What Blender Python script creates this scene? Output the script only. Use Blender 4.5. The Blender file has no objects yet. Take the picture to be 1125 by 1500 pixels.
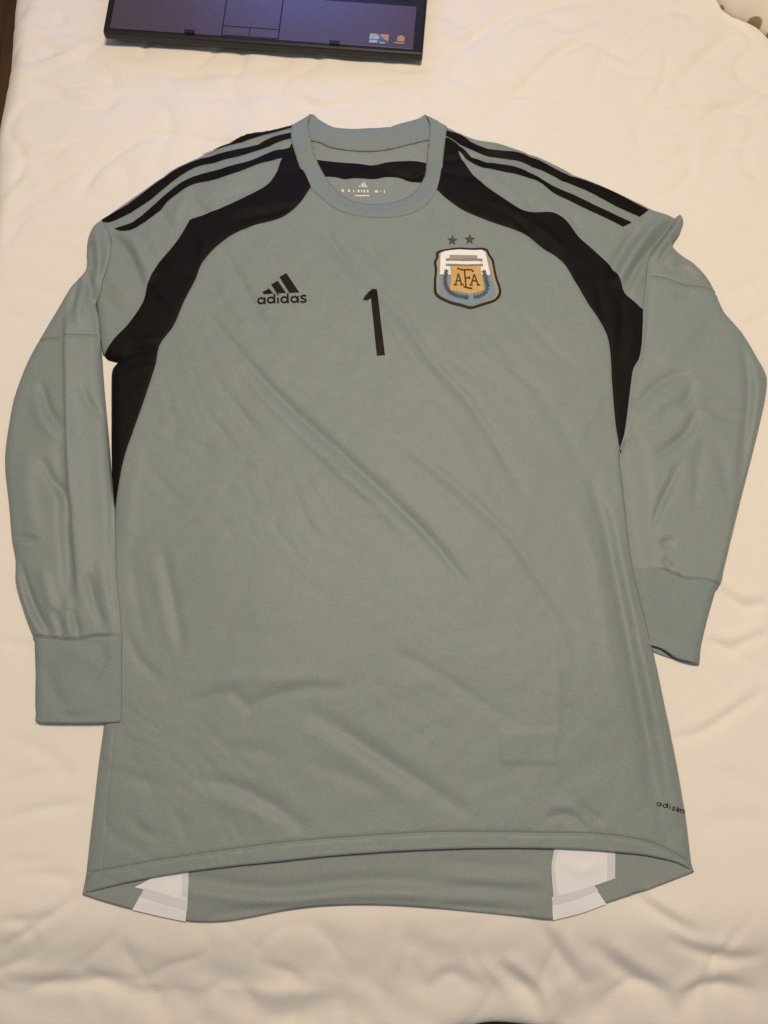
import bpy, math, random
import numpy as np
from mathutils import Vector
from mathutils.geometry import delaunay_2d_cdt

random.seed(7)
rng = np.random.default_rng(7)
scene = bpy.context.scene
C = scene.collection

# ------------------------------------------------------------------ camera
TILT = math.radians(13.2)
DIST = 0.923
FPX = 1299.0                                  # focal length in pixels of the 1125 x 1500 photograph
CAM = np.array([0.0, -DIST * math.sin(TILT), DIST * math.cos(TILT)])
cam_d = bpy.data.cameras.new('camera')
cam = bpy.data.objects.new('camera', cam_d)
C.objects.link(cam)
cam.location = CAM
cam.rotation_euler = (TILT, 0, 0)
cam_d.sensor_fit = 'VERTICAL'
cam_d.angle_y = 2 * math.atan(750 / FPX)
cam_d.clip_start = 0.01
cam_d.clip_end = 50
scene.camera = cam
scene.render.resolution_x, scene.render.resolution_y = 768, 1024

# ------------------------------------------------------------------ light of the room
world = bpy.data.worlds.new('World')
scene.world = world
world.use_nodes = True
bg = world.node_tree.nodes['Background']
bg.inputs[0].default_value = (0.88, 0.90, 1.0, 1)
bg.inputs[1].default_value = 0.20

ld = bpy.data.lights.new('ceiling_lamp', 'AREA')
ld.shape = 'DISK'
ld.size = 0.36
ld.energy = 28.7
ld.color = (1.0, 0.805, 0.59)
lamp = bpy.data.objects.new('ceiling_lamp', ld)
C.objects.link(lamp)
lamp.location = (0.13, 0.33, 1.82)
lamp.rotation_euler = (Vector((0.05, 0.0, 0)) - Vector(lamp.location)).to_track_quat('-Z', 'Y').to_euler()

vs = scene.view_settings
vs.view_transform = 'Standard'
vs.look = 'None'
vs.exposure = 0.0
vs.gamma = 1.0
vs.use_curve_mapping = False
scene.cycles.max_bounces = 6

# ------------------------------------------------------------------ helpers
def G(p, z=0.006):
    """points of the photograph (px) -> the level z above the bed, in metres"""
    p = np.asarray(p, float).reshape(-1, 2)
    x = (p[:, 0] - 562.5) / FPX
    y = (750 - p[:, 1]) / FPX
    c, s = math.cos(TILT), math.sin(TILT)
    d = np.stack([x, y * c + s, y * s - c], 1)
    t = (z - CAM[2]) / d[:, 2]
    return (CAM[None, :] + d * t[:, None])[:, :2]

_perm = rng.permutation(256)
_grad = np.stack([np.cos(np.arange(256) * 2.399963), np.sin(np.arange(256) * 2.399963)], 1)
def perlin(x, y):
    xi = np.floor(x).astype(int); yi = np.floor(y).astype(int)
    xf = x - xi; yf = y - yi
    u = xf**3 * (xf * (xf * 6 - 15) + 10); v = yf**3 * (yf * (yf * 6 - 15) + 10)
    def g(ix, iy, dx, dy):
        h = _perm[(_perm[ix & 255] + iy) & 255]
        return _grad[h, 0] * dx + _grad[h, 1] * dy
    a = g(xi, yi, xf, yf); b = g(xi + 1, yi, xf - 1, yf)
    c = g(xi, yi + 1, xf, yf - 1); d = g(xi + 1, yi + 1, xf - 1, yf - 1)
    return (a * (1 - u) + b * u) * (1 - v) + (c * (1 - u) + d * u) * v

def smooth(x):
    x = np.clip(x, 0, 1)
    return x * x * (3 - 2 * x)

def catmull(P, closed=False, corner=42, step=2.5):
    """resample a px polyline smoothly; corners sharper than `corner` degrees stay sharp"""
    P = [np.array(p, float) for p in P]
    n = len(P)
    def is_corner(i):
        if not closed and (i == 0 or i == n - 1): return True
        a = P[i] - P[i - 1]; b = P[(i + 1) % n] - P[i]
        ang = abs(math.degrees(math.atan2(a[0] * b[1] - a[1] * b[0], a @ b)))
        return ang > corner
    cor = [is_corner(i) for i in range(n)]
    out = []
    for i in range(n if closed else n - 1):
        p1, p2 = P[i], P[(i + 1) % n]
        L = np.linalg.norm(p2 - p1)
        p0 = p1 - (p2 - p1) if cor[i] else P[i - 1]
        p3 = p2 + (p2 - p1) if cor[(i + 1) % n] else P[(i + 2) % n]
        m1 = (p2 - p0) / (np.linalg.norm(p2 - p1) + np.linalg.norm(p1 - p0)) * L
        m2 = (p3 - p1) / (np.linalg.norm(p3 - p2) + np.linalg.norm(p2 - p1)) * L
        k = max(1, int(round(L / step)))
        for j in range(k):
            t = j / k
            out.append((2*t**3 - 3*t**2 + 1) * p1 + (t**3 - 2*t**2 + t) * m1 + (-2*t**3 + 3*t**2) * p2 + (t**3 - t**2) * m2)
    if not closed: out.append(P[-1])
    return np.array(out)

def inside(pts, poly):
    x, y = pts[:, 0], pts[:, 1]
    r = np.zeros(len(pts), bool)
    x0, y0 = poly[:, 0], poly[:, 1]
    x1, y1 = np.roll(x0, -1), np.roll(y0, -1)
    for a, b, c, d in zip(x0, y0, x1, y1):
        if b == d: continue
        m = (b > y) != (d > y)
        r ^= m & (x < (c - a) * (y - b) / (d - b) + a)
    return r

def polydist(pts, line, vals=None):
    """distance to an open polyline, signed side (+ left of travel), position 0..1, value carried along"""
    best = np.full(len(pts), 1e9); side = np.zeros(len(pts)); tt = np.zeros(len(pts)); vv = np.zeros(len(pts))
    seg = np.linalg.norm(np.diff(line, axis=0), axis=1); cum = np.concatenate([[0], np.cumsum(seg)]); tot = cum[-1]
    for i in range(len(line) - 1):
        a, b = line[i], line[i + 1]
        e = b - a; L2 = e @ e
        if L2 < 1e-16: continue
        r = pts - a
        t = np.clip((r @ e) / L2, 0, 1)
        q = r - t[:, None] * e
        d = np.hypot(q[:, 0], q[:, 1])
        m = d < best
        best[m] = d[m]
        side[m] = np.sign(e[0] * r[m, 1] - e[1] * r[m, 0])
        tt[m] = (cum[i] + t[m] * seg[i]) / tot
        if vals is not None: vv[m] = vals[i] * (1 - t[m]) + vals[i + 1] * t[m]
    return best, side, tt, vv

class Folds:
    """soft ridges (+) and valleys (-) of cloth, each along a line of the photograph; mm in, metres out"""
    def __init__(self, items, z=0.006, ka=1.3, ks=0.82):
        self.L = []
        for it in items:
            pts, amp, sig = it[0], it[1], it[2]
            kind = it[3] if len(it) > 3 else 'g'
            self.L.append((G(catmull(pts, step=9), z), amp * ka * 1e-3, sig * ks * 1e-3, kind))
    def __call__(self, pts):
        h = np.zeros(len(pts))
        for line, amp, sig, kind in self.L:
            R = sig * (4 if kind == 'g' else 9)
            lo = line.min(0) - R; hi = line.max(0) + R
            m = np.all((pts > lo) & (pts < hi), axis=1)
            if not m.any(): continue
            d, s, t, _ = polydist(pts[m], line)
            taper = np.sqrt(np.clip(np.sin(math.pi * np.clip(t, 0.001, 0.999)), 0, 1))
            if kind == 'g':
                h[m] += amp * np.exp(-(d / sig)**2) * taper
            elif kind == 'p':      # pleat: steep to the right of travel, long slope to the left
                f = np.where(s >= 0, np.exp(-d / (sig * 2.6)), np.exp(-(d / (sig * 0.45))**2))
                h[m] += amp * f * taper
            elif kind == 'e':      # same, no fade at the ends
                h[m] += amp * np.exp(-(d / sig)**2)
        return h

def mesh_obj(name, verts, faces, mat, parent=None, smooth_=True, loc=None):
    me = bpy.data.meshes.new(name)
    me.from_pydata([tuple(map(float, v)) for v in verts], [], [tuple(int(i) for i in f) for f in faces])
    if smooth_:
        me.polygons.foreach_set('use_smooth', [True] * len(me.polygons))
    me.update()
    o = bpy.data.objects.new(name, me)
    C.objects.link(o)
    if mat: me.materials.append(mat)
    if parent is not None: o.parent = parent
    return o

def thicken(o, t=0.0011):
    m = o.modifiers.new('thickness', 'SOLIDIFY')
    m.thickness = t
    m.offset = -1
    return o

def panel(name, outline, hfun, mat, parent, sp=3.2, off=0.0, lines=(), smooth_outline=True, z=0.006, thick=0.0008, step=2.5, corner=42, rim=False):
    """a piece of cloth cut to an outline (px of the photograph) and laid over hfun"""
    o2 = catmull(outline, True, step=step, corner=corner) if smooth_outline else np.array(outline, float)
    b = G(o2, z)
    area = 0.5 * np.sum(b[:, 0] * np.roll(b[:, 1], -1) - np.roll(b[:, 0], -1) * b[:, 1])
    if area < 0: b = b[::-1]
    s = sp * 1e-3
    lo, hi = b.min(0), b.max(0)
    xs = np.arange(lo[0], hi[0] + s, s); ys = np.arange(lo[1], hi[1] + s, s * 0.866)
    X, Y = np.meshgrid(xs, ys)
    X = X + (np.arange(len(ys)) % 2)[:, None] * s * 0.5
    P = np.stack([X.ravel(), Y.ravel()], 1)
    if len(P): P = P[inside(P, b)]
    extra = []
    for ln in lines:                                   # three rows of points along every sewn line
        c = G(catmull(ln, step=2.2), z)
        t = np.gradient(c, axis=0); t /= np.linalg.norm(t, axis=1)[:, None] + 1e-12
        nrm = np.stack([-t[:, 1], t[:, 0]], 1)
        if len(P):
            d = polydist(P, c)[0]; P = P[d > 0.0030]
        for k in (-2.1, -1.05, 0, 1.05, 2.1): extra.append(c + nrm * k * 1e-3)
    if rim:                                            # rows close to the edge, where the cloth rounds down
        t = np.roll(b, -1, 0) - np.roll(b, 1, 0); t /= np.linalg.norm(t, axis=1)[:, None] + 1e-12
        nrm = np.stack([-t[:, 1], t[:, 0]], 1); bc = np.concatenate([b, b[:1]])
        P = P[polydist(P, bc)[0] > 0.0072]
        for k in (0.0009, 0.0022, 0.0040, 0.0060):
            q = b + nrm * k
            q = q[inside(q, b)]
            extra.append(q[polydist(q, bc)[0] > 0.93 * k])
    if extra:
        ex = np.concatenate(extra); ex = ex[inside(ex, b)]
        P = np.concatenate([P, ex])
    if len(P):
        bc = np.concatenate([b, b[:1]])
        d = polydist(P, bc)[0]
        P = P[d > min(0.45 * s, 0.0009)]
    V = np.concatenate([b, P]) if len(P) else b
    vs_, _, fs_, *_ = delaunay_2d_cdt([Vector(v) for v in V], [], [list(range(len(b)))], 1, 1e-7)
    A = np.array([(v.x, v.y) for v in vs_])
    H = hfun(A)
    if off and not thick:                              # laid on along the normal, so steep edges stay covered
        e = 0.0005
        gx_ = (hfun(A + [e, 0]) - hfun(A - [e, 0])) / (2 * e); gy_ = (hfun(A + [0, e]) - hfun(A - [0, e])) / (2 * e)
        k = off / np.sqrt(1 + gx_**2 + gy_**2)
        A = A - np.stack([gx_ * k, gy_ * k], 1); H = H + k
    else:
        H = H + off
    ob = mesh_obj(name, np.column_stack([A, H]), fs_, mat, parent)
    if thick: thicken(ob, thick)
    return ob

def strip(name, line, width, hfun, mat, parent, off=0.0, z=0.006, closed=False, step=1.0, corner=42, widths=None):
    """a thin printed or sewn stroke along a line, widths in px"""
    c = catmull(line, closed, step=step, corner=corner)
    n = len(c)
    t = (np.roll(c, -1, 0) - np.roll(c, 1, 0)) if closed else np.gradient(c, axis=0)
    t /= np.linalg.norm(t, axis=1)[:, None] + 1e-12
    nm = np.stack([-t[:, 1], t[:, 0]], 1)
    w = np.full(n, width / 2.0) if widths is None else np.interp(np.linspace(0, 1, n), np.linspace(0, 1, len(widths)), widths) / 2
    a = G(c + nm * w[:, None], z); b = G(c - nm * w[:, None], z)
    V = np.concatenate([a, b]); H = hfun(V) + off
    F = [(i, (i + 1) % n, n + (i + 1) % n, n + i) for i in range(n if closed else n - 1)]
    return mesh_obj(name, np.column_stack([V, H]), F, mat, parent)

def join_strips(name, lines, width, hfun, mat, parent, off, z=0.006):
    """several strokes of one letter as one mesh"""
    VV, FF, k = [], [], 0
    for ln in lines:
        closed = isinstance(ln, tuple)
        c = catmull(list(ln), closed, step=1.0)
        n = len(c)
        t = (np.roll(c, -1, 0) - np.roll(c, 1, 0)) if closed else np.gradient(c, axis=0)
        t /= np.linalg.norm(t, axis=1)[:, None] + 1e-12
        nm = np.stack([-t[:, 1], t[:, 0]], 1) * width / 2
        V = np.concatenate([G(c + nm, z), G(c - nm, z)])
        VV.append(np.column_stack([V, hfun(V) + off + 0.00004 * len(VV)]))
        FF += [(k + i, k + (i + 1) % n, k + n + (i + 1) % n, k + n + i) for i in range(n if closed else n - 1)]
        k += 2 * n
    return mesh_obj(name, np.concatenate(VV), FF, mat, parent)

def empty(name, loc=(0, 0, 0)):
    o = bpy.data.objects.new(name, None)
    C.objects.link(o)
    o.location = loc
    o.empty_display_size = 0.05
    return o

def tag(o, label=None, cat=None, kind=None):
    if label: o['label'] = label
    if cat: o['category'] = cat
    if kind: o['kind'] = kind
    return o

# ------------------------------------------------------------------ materials
def mat(name, col, rough=0.6, sheen=0.0, var=0.0, vscale=30, bump=0.0, bscale=900, spec=0.3, knit=False, col2=None, metallic=0.0, grain=0.0):
    m = bpy.data.materials.new(name)
    m.use_nodes = True
    nt = m.node_tree; N = nt.nodes; L = nt.links
    p = N['Principled BSDF']
    p.inputs['Base Color'].default_value = (*col, 1)
    p.inputs['Roughness'].default_value = rough
    p.inputs['Specular IOR Level'].default_value = spec
    p.inputs['Metallic'].default_value = metallic
    if sheen:
        p.inputs['Sheen Weight'].default_value = sheen
        p.inputs['Sheen Roughness'].default_value = 0.45
    tc = N.new('ShaderNodeTexCoord')
    if var or col2:
        nz = N.new('ShaderNodeTexNoise')
        nz.inputs['Scale'].default_value = vscale
        nz.inputs['Detail'].default_value = 6
        L.new(tc.outputs['Object'], nz.inputs['Vector'])
        rp = N.new('ShaderNodeValToRGB')
        c2 = col2 or tuple(min(1, c * (1 + var)) for c in col)
        c1 = tuple(c * (1 - var) for c in col) if not col2 else col
        rp.color_ramp.elements[0].position = 0.3; rp.color_ramp.elements[1].position = 0.7
        rp.color_ramp.elements[0].color = (*c1, 1); rp.color_ramp.elements[1].color = (*c2, 1)
        L.new(nz.outputs['Fac'], rp.inputs['Fac'])
        if grain:
            g1 = N.new('ShaderNodeTexNoise'); g1.inputs['Scale'].default_value = 620; g1.inputs['Detail'].default_value = 2
            L.new(tc.outputs['Object'], g1.inputs['Vector'])
            mr = N.new('ShaderNodeMapRange'); mr.inputs['From Min'].default_value = 0.25; mr.inputs['From Max'].default_value = 0.75
            mr.inputs['To Min'].default_value = 1 - grain; mr.inputs['To Max'].default_value = 1 + grain
            L.new(g1.outputs['Fac'], mr.inputs['Value'])
            mx = N.new('ShaderNodeVectorMath'); mx.operation = 'SCALE'
            L.new(rp.outputs['Color'], mx.inputs[0]); L.new(mr.outputs['Result'], mx.inputs['Scale'])
            L.new(mx.outputs['Vector'], p.inputs['Base Color'])
        else:
            L.new(rp.outputs['Color'], p.inputs['Base Color'])
    if bump:
        bp = N.new('ShaderNodeBump')
        bp.inputs['Strength'].default_value = bump
        bp.inputs['Distance'].default_value = 0.0006
        if knit:
            vo = N.new('ShaderNodeTexVoronoi')
            mp = N.new('ShaderNodeMapping')
            mp.inputs['Scale'].default_value = (1, 0.6, 0.2)
            L.new(tc.outputs['Object'], mp.inputs['Vector'])
            L.new(mp.outputs['Vector'], vo.inputs['Vector'])
            vo.inputs['Scale'].default_value = bscale
            L.new(vo.outputs['Distance'], bp.inputs['Height'])
        else:
            n2 = N.new('ShaderNodeTexNoise')
            n2.inputs['Scale'].default_value = bscale
            n2.inputs['Detail'].default_value = 3
            L.new(tc.outputs['Object'], n2.inputs['Vector'])
            L.new(n2.outputs['Fac'], bp.inputs['Height'])
        L.new(bp.outputs['Normal'], p.inputs['Normal'])
    return m

M = {}
M['jersey'] = mat('grey_knit', (0.226, 0.260, 0.260), 0.52, 0.12, 0.03, 45, 0.22, 1000, 0.31, True, (0.214, 0.265, 0.259), 0, 0.11)
M['rib'] = mat('grey_rib_knit', (0.220, 0.260, 0.262), 0.68, 0.08, 0.03, 45, 0.3, 900, 0.25, True, (0.207, 0.265, 0.262), 0, 0.11)
M['inside'] = mat('grey_knit_inside', (0.246, 0.272, 0.276), 0.65, 0.08, 0.03, 45, 0.2, 1000, 0.3, True, (0.234, 0.278, 0.274), 0, 0.10)
M['black'] = mat('black_knit', (0.0065, 0.005, 0.0053), 0.6, 0.0, 0.1, 60, 0.2, 1000, 0.10, True)
M['white'] = mat('white_mesh_fabric', (0.76, 0.78, 0.82), 0.7, 0.1, 0.02, 60, 0.3, 700, 0.2, True)
M['tape'] = mat('pale_hem_tape', (0.62, 0.65, 0.70), 0.7, 0.1, 0.03, 80, 0.3, 700, 0.2)
M['print'] = mat('black_print', (0.013, 0.009, 0.008), 0.6, 0, 0.15, 200, 0.1, 800, 0.12)
M['star'] = mat('dark_star_print', (0.060, 0.058, 0.048), 0.6, 0, 0.1, 200)
M['label_print'] = mat('white_print', (0.70, 0.72, 0.70), 0.6, 0, 0.1, 500)
M['c_border'] = mat('crest_dark_border', (0.018, 0.012, 0.011), 0.6, 0, 0.15, 300, 0.3, 1200)
M['c_gold'] = mat('crest_gold', (0.60, 0.39, 0.14), 0.55, 0, 0.08, 300, 0.3, 1500)
M['c_tan'] = mat('crest_tan', (0.36, 0.31, 0.22), 0.6, 0, 0.08, 300, 0.3, 1500)
M['c_grey'] = mat('crest_grey', (0.24, 0.23, 0.23), 0.6, 0, 0.08, 300, 0.3, 1500)
M['c_white'] = mat('crest_white', (0.86, 0.86, 0.84), 0.6, 0, 0.03, 300, 0.3, 1500)
M['c_blue'] = mat('crest_blue', (0.20, 0.285, 0.37), 0.6, 0, 0.05, 300, 0.3, 1500)
M['c_letter'] = mat('crest_brown_letter', (0.09, 0.035, 0.010), 0.6, 0, 0.1, 300)
M['c_leaf'] = mat('crest_grey_leaf', (0.075, 0.075, 0.080), 0.6, 0, 0.1, 300)
M['quilt'] = mat('cream_cotton', (0.83, 0.785, 0.725), 0.85, 0.1, 0.02, 22, 0.55, 700, 0.15, False, (0.815, 0.795, 0.73), 0, 0.03)
M['lap'] = mat('black_laptop_plastic', (0.008, 0.007, 0.007), 0.42, 0, 0.1, 80, 0.05, 600, 0.4)
M['palm'] = mat('violet_grey_palm_rest', (0.115, 0.088, 0.118), 0.36, 0, 0.18, 700, 0.08, 900, 0.5, metallic=0.45)
M['groove'] = mat('dark_groove', (0.012, 0.010, 0.014), 0.7)
M['key'] = mat('black_key', (0.012, 0.012, 0.013), 0.5)
M['st_w'] = mat('pale_sticker', (0.34, 0.38, 0.48), 0.5, 0, 0.2, 300)
M['st_b'] = mat('blue_sticker', (0.06, 0.13, 0.30), 0.5, 0, 0.1, 300)
M['st_o'] = mat('orange_sticker', (0.42, 0.24, 0.15), 0.5, 0, 0.1, 300)

# ------------------------------------------------------------------ floor and quilt
def floor_mat():
    m = mat('brown_wood_floor', (0.16, 0.085, 0.030), 0.45)
    nt = m.node_tree; N = nt.nodes; L = nt.links
    tc = N.new('ShaderNodeTexCoord'); mp = N.new('ShaderNodeMapping')
    mp.inputs['Scale'].default_value = (30, 2.2, 1)
    nz = N.new('ShaderNodeTexNoise'); nz.inputs['Scale'].default_value = 2.2; nz.inputs['Detail'].default_value = 8
    rp = N.new('ShaderNodeValToRGB')
    rp.color_ramp.elements[0].color = (0.050, 0.024, 0.007, 1); rp.color_ramp.elements[0].position = 0.3
    rp.color_ramp.elements[1].color = (0.120, 0.060, 0.019, 1); rp.color_ramp.elements[1].position = 0.7
    L.new(tc.outputs['Object'], mp.inputs['Vector']); L.new(mp.outputs['Vector'], nz.inputs['Vector'])
    L.new(nz.outputs['Fac'], rp.inputs['Fac']); L.new(rp.outputs['Color'], N['Principled BSDF'].inputs['Base Color'])
    return m
floor = mesh_obj('floor', [(-3, -3, -0.5), (3, -3, -0.5), (3, 3, -0.5), (-3, 3, -0.5)], [(0, 1, 2, 3)], floor_mat(), smooth_=False)
tag(floor, 'dark brown floor beyond the edge of the bed', None, 'structure')

QF = Folds([
    # top right
    ([(622, 84), (680, 62), (735, 28), (800, 12), (870, 4)], -2.6, 7), ([(640, 66), (700, 40), (760, 8)], 1.6, 9),
    ([(735, 165), (775, 120), (810, 85), (860, 60), (890, 72), (915, 88), (950, 62), (975, 30)], -2.4, 7),
    ([(760, 120), (810, 70), (860, 42), (900, 60)], 1.6, 9),
    ([(880, 88), (905, 104), (940, 112), (985, 104)], -2.2, 6),
    ([(955, 140), (985, 128), (1030, 88), (1095, 38)], -2.2, 8), ([(960, 120), (1010, 82), (1060, 40)], 1.4, 9),
    ([(930, 166), (990, 166), (1060, 160), (1125, 130)], -2.2, 7), ([(985, 182), (1050, 176), (1100, 150), (1150, 125)], -1.6, 6),
    ([(990, 226), (1050, 216), (1125, 208)], -1.5, 8), ([(720, 160), (790, 190), (860, 225)], -1.2, 8),
    ([(930, 190), (938, 240), (940, 268)], -1.0, 8), ([(640, 120), (690, 130), (720, 170)], 1.0, 14),
    ([(1020, 260), (1060, 250), (1125, 262)], -1.2, 8), ([(1040, 330), (1080, 345), (1125, 330)], -1.2, 9),
    ([(1060, 430), (1090, 420), (1125, 400)], -1.2, 8), ([(1085, 480), (1110, 470), (1140, 445)], -1.3, 6),
    # under the laptop, top left
    ([(140, 104), (230, 108), (330, 106), (430, 96)], -1.8, 6), ([(560, 92), (590, 104), (640, 96)], -1.8, 6),
    ([(60, 92), (95, 82), (135, 62), (150, 58)], 1.6, 6), ([(45, 115), (100, 90), (150, 68)], -1.2, 7),
    ([(60, 50), (95, 42), (145, 52)], -1.4, 7), ([(40, 110), (80, 130), (120, 150), (165, 168)], -1.2, 6),
    ([(20, 180), (60, 150), (90, 140)], -1.2, 8), ([(30, 235), (75, 228), (110, 205), (165, 205)], -1.3, 6),
    ([(18, 245), (50, 220), (95, 212)], 1.3, 7), ([(15, 285), (60, 275), (110, 250), (150, 230), (200, 212)], -1.4, 6),
    ([(8, 330), (40, 295), (80, 282)], -1.5, 7), ([(5, 360), (25, 330), (45, 312)], -1.5, 6),
    ([(30, 358), (80, 345), (125, 335)], -1.3, 6), ([(30, 372), (75, 368), (120, 366)], -1.1, 6),
    ([(0, 310), (30, 270), (70, 262)], 1.2, 8), ([(20, 420), (60, 425), (95, 430)], -1.2, 8), ([(0, 455), (40, 470), (70, 462)], -1.1, 8),
    ([(200, 170), (260, 150), (340, 150)], 1.0, 16), ([(240, 60), (300, 130), (380, 150)], -0.7, 14),
    # right
    ([(1050, 862), (1075, 880), (1090, 892), (1125, 884)], -2.6, 5), ([(1050, 845), (1085, 872), (1125, 866)], 1.6, 7),
    ([(1030, 938), (1070, 952), (1095, 938), (1125, 928)], -2.0, 5.5), ([(1040, 925), (1080, 935), (1125, 912)], 1.2, 7),
    ([(1035, 938), (1080, 958), (1130, 990)], -1.5, 5), ([(980, 1084), (1025, 1074), (1060, 1052), (1125, 1008)], -2.0, 5.5),
    ([(1000, 1066), (1050, 1046), (1110, 1000)], 1.0, 9), ([(1030, 1130), (1080, 1140), (1130, 1170)], -0.9, 10), ([(1020, 1210), (1080, 1200), (1130, 1210)], -0.9, 10),
    # bottom right
    ([(925, 1305), (955, 1330), (990, 1352), (1035, 1378)], -2.8, 6), ([(940, 1300), (980, 1330), (1020, 1350)], 1.4, 9),
    ([(980, 1374), (1010, 1392), (1050, 1406), (1085, 1412), (1130, 1406)], -3.2, 7), ([(990, 1362), (1040, 1385), (1100, 1392)], 1.6, 9),
    ([(788, 1348), (812, 1384), (840, 1425), (875, 1468)], -2.6, 7), ([(800, 1340), (840, 1395), (870, 1432)], 1.6, 10),
    ([(870, 1385), (905, 1418), (940, 1444), (980, 1470), (1000, 1490)], -4.2, 9), ([(900, 1385), (950, 1425), (1000, 1452)], 2.4, 11),
    ([(733, 1420), (752, 1440), (776, 1462), (812, 1496)], -4.5, 9), ([(745, 1410), (790, 1450), (822, 1480)], 3.0, 9),
    ([(700, 1415), (745, 1452), (780, 1490)], 2.0, 9), ([(995, 1494), (1030, 1472), (1062, 1456), (1090, 1458), (1130, 1474)], -4.0, 8),
    ([(1000, 1470), (1050, 1440), (1100, 1440)], 2.2, 10), ([(630, 1480), (650, 1445), (670, 1438), (700, 1460)], -2.4, 8),
    ([(600, 1410), (615, 1440), (620, 1470)], -1.8, 8), ([(560, 1360), (640, 1400), (700, 1420)], -0.9, 12),
    # bottom left
    ([(-10, 1396), (40, 1366), (80, 1338), (122, 1306)], -2.2, 4.5), ([(-10, 1352), (40, 1350), (75, 1342)], -1.8, 5),
    ([(-10, 1456), (60, 1456), (110, 1452), (165, 1456)], -3.2, 8), ([(100, 1432), (140, 1448), (190, 1468), (240, 1482)], -2.6, 8),
    ([(-10, 1436), (60, 1434), (110, 1436)], 1.6, 9), ([(-10, 1482), (50, 1484), (120, 1488)], -2.0, 7),
    ([(230, 1500), (290, 1494), (340, 1500)], -3.0, 7), ([(300, 1472), (345, 1478), (410, 1488), (490, 1480), (560, 1496)], -4.0, 7),
    ([(310, 1456), (380, 1468), (470, 1462), (540, 1472)], 2.0, 9), ([(420, 1456), (470, 1460), (520, 1466)], -1.6, 6),
    ([(330, 1500), (420, 1494), (520, 1502)], -2.6, 8), ([(560, 1478), (600, 1488), (650, 1496)], -2.4, 7), ([(820, 1500), (880, 1484), (930, 1494)], -2.6, 8), ([(170, 1480), (230, 1470), (300, 1480)], -1.8, 8),
    ([(0, 1206), (60, 1186), (125, 1178)], -1.8, 6), ([(0, 1150), (60, 1135), (110, 1130)], -1.0, 8), ([(20, 1285), (70, 1282), (112, 1290)], -1.5, 6),
    ([(0, 1080), (60, 1100), (110, 1140)], -1.0, 8), ([(0, 940), (30, 945), (48, 948)], -1.2, 6), ([(150, 1380), (220, 1420), (330, 1440)], -1.0, 12),
    ([(450, 1345), (480, 1370), (520, 1400)], -1.0, 9), ([(0, 1265), (40, 1262), (80, 1262)], -1.0, 6),
], 0.0, ka=1.5, ks=0.88)

EX0, EX1 = -0.424, 0.95           # bed edges
EY0, EY1 = -0.4637, 1.25
SHIRT_C = None
def under_shirt(p):
    q = smooth((0.47 - np.abs(p[:, 0] + 0.0)) / 0.05) * smooth((p[:, 1] + 0.43) / 0.05) * smooth((0.40 - p[:, 1]) / 0.05)
    return q
def quilt_h(p):
    x, y = p[:, 0], p[:, 1]
    u = under_shirt(p)
    warp = perlin(x * 5 + 3, y * 5 + 9) * 0.10
    big = 0.0070 * perlin(x * 2.6 + 11.3, y * 2.6 + 5.1) + 0.0026 * perlin(x * 6 + 1.7, y * 6 + 2.2)
    fine = 0.0030 * perlin(x * 13 + 4 * warp + 7, y * 17 + 40 * warp) + 0.0003 * perlin(x * 55 + 2 + 20 * warp, y * 70 + 3) + 0.0013 * perlin(x * 30 + 20, y * 38 + 30 * warp)
    cmask = smooth(perlin(x * 4 + 51, y * 4 + 23) * 2 + 0.45)
    cre = -0.0032 * np.maximum(0, 1 - np.abs(perlin(x * 6 + 31 + 8 * warp, y * 8 + 17)) * 11)**1.4 * cmask - 0.0028 * np.maximum(0, 1 - np.abs(perlin(x * 12 + 3, y * 15 + 71 + 9 * warp)) * 8)**1.4 * (1 - 0.5 * cmask)
    sag = -0.034 * smooth((EY0 + 0.095 - y) / 0.11)**1.4
    return sag + big * (1 - 0.75 * u) + (fine + cre) * (1 - 0.92 * u) + QF(p) * 1.0

def axis(lo, hi, f0, f1, fine, coarse):
    a = list(np.arange(lo, f0, coarse)) + list(np.arange(f0, f1, fine)) + list(np.arange(f1, hi + coarse, coarse))
    return np.array(a)
DR = 0.47                           # how much cloth hangs down
ux = axis(EX0 - DR, EX1 + DR, EX0 - 0.05, 0.50, 0.0036, 0.03)
uy = axis(EY0 - DR, EY1 + DR, EY0 - 0.05, 0.66, 0.0036, 0.03)
U, Vv = np.meshgrid(ux, uy)
U = U.ravel(); Vv = Vv.ravel()
def roll(s, R):
    """cloth that runs over an edge: sideways and downward travel after a length s"""
    s = np.maximum(s, 0); q = math.pi * R / 2
    a = np.minimum(s, q) / R
    return R * np.sin(a), R * (1 - np.cos(a)) + np.maximum(s - q, 0)
Rl = 0.030
wavx = 0.004 * np.sin(Vv * 31) + 0.007 * perlin(Vv * 9 + 3, Vv * 0 + .5)
wavy = -0.020 + 0.0108 * np.exp(-((U - 0.118) / 0.055)**2) + 0.003 * perlin(U * 21 + 5.3, U * 0 + 3.7)
gx = np.clip(U, EX0, EX1); gy = np.clip(Vv, EY0, EY1)
l_s, l_d = roll(EX0 - U, Rl); r_s, r_d = roll(U - EX1, Rl)
b_s, b_d = roll(EY0 - Vv, 0.024); t_s, t_d = roll(Vv - EY1, Rl)
hang = np.maximum.reduce([l_d, r_d, b_d, t_d])
PX = gx - l_s + r_s - wavx * 0.6 * smooth(l_s / 0.02) + 0.02 * perlin(Vv * 11, Vv * 0 + 8) * smooth(l_d / 0.2) * -1
PY = gy - b_s + t_s + wavy * smooth(b_s / 0.02) + 0.02 * perlin(U * 11, U * 0 + 2) * smooth(b_d / 0.2)
PZ = quilt_h(np.stack([U, Vv], 1)) * (1 - smooth(hang / 0.2)) - hang
PZ = np.maximum(PZ, -0.495)
nx, ny = len(ux), len(uy)
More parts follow.
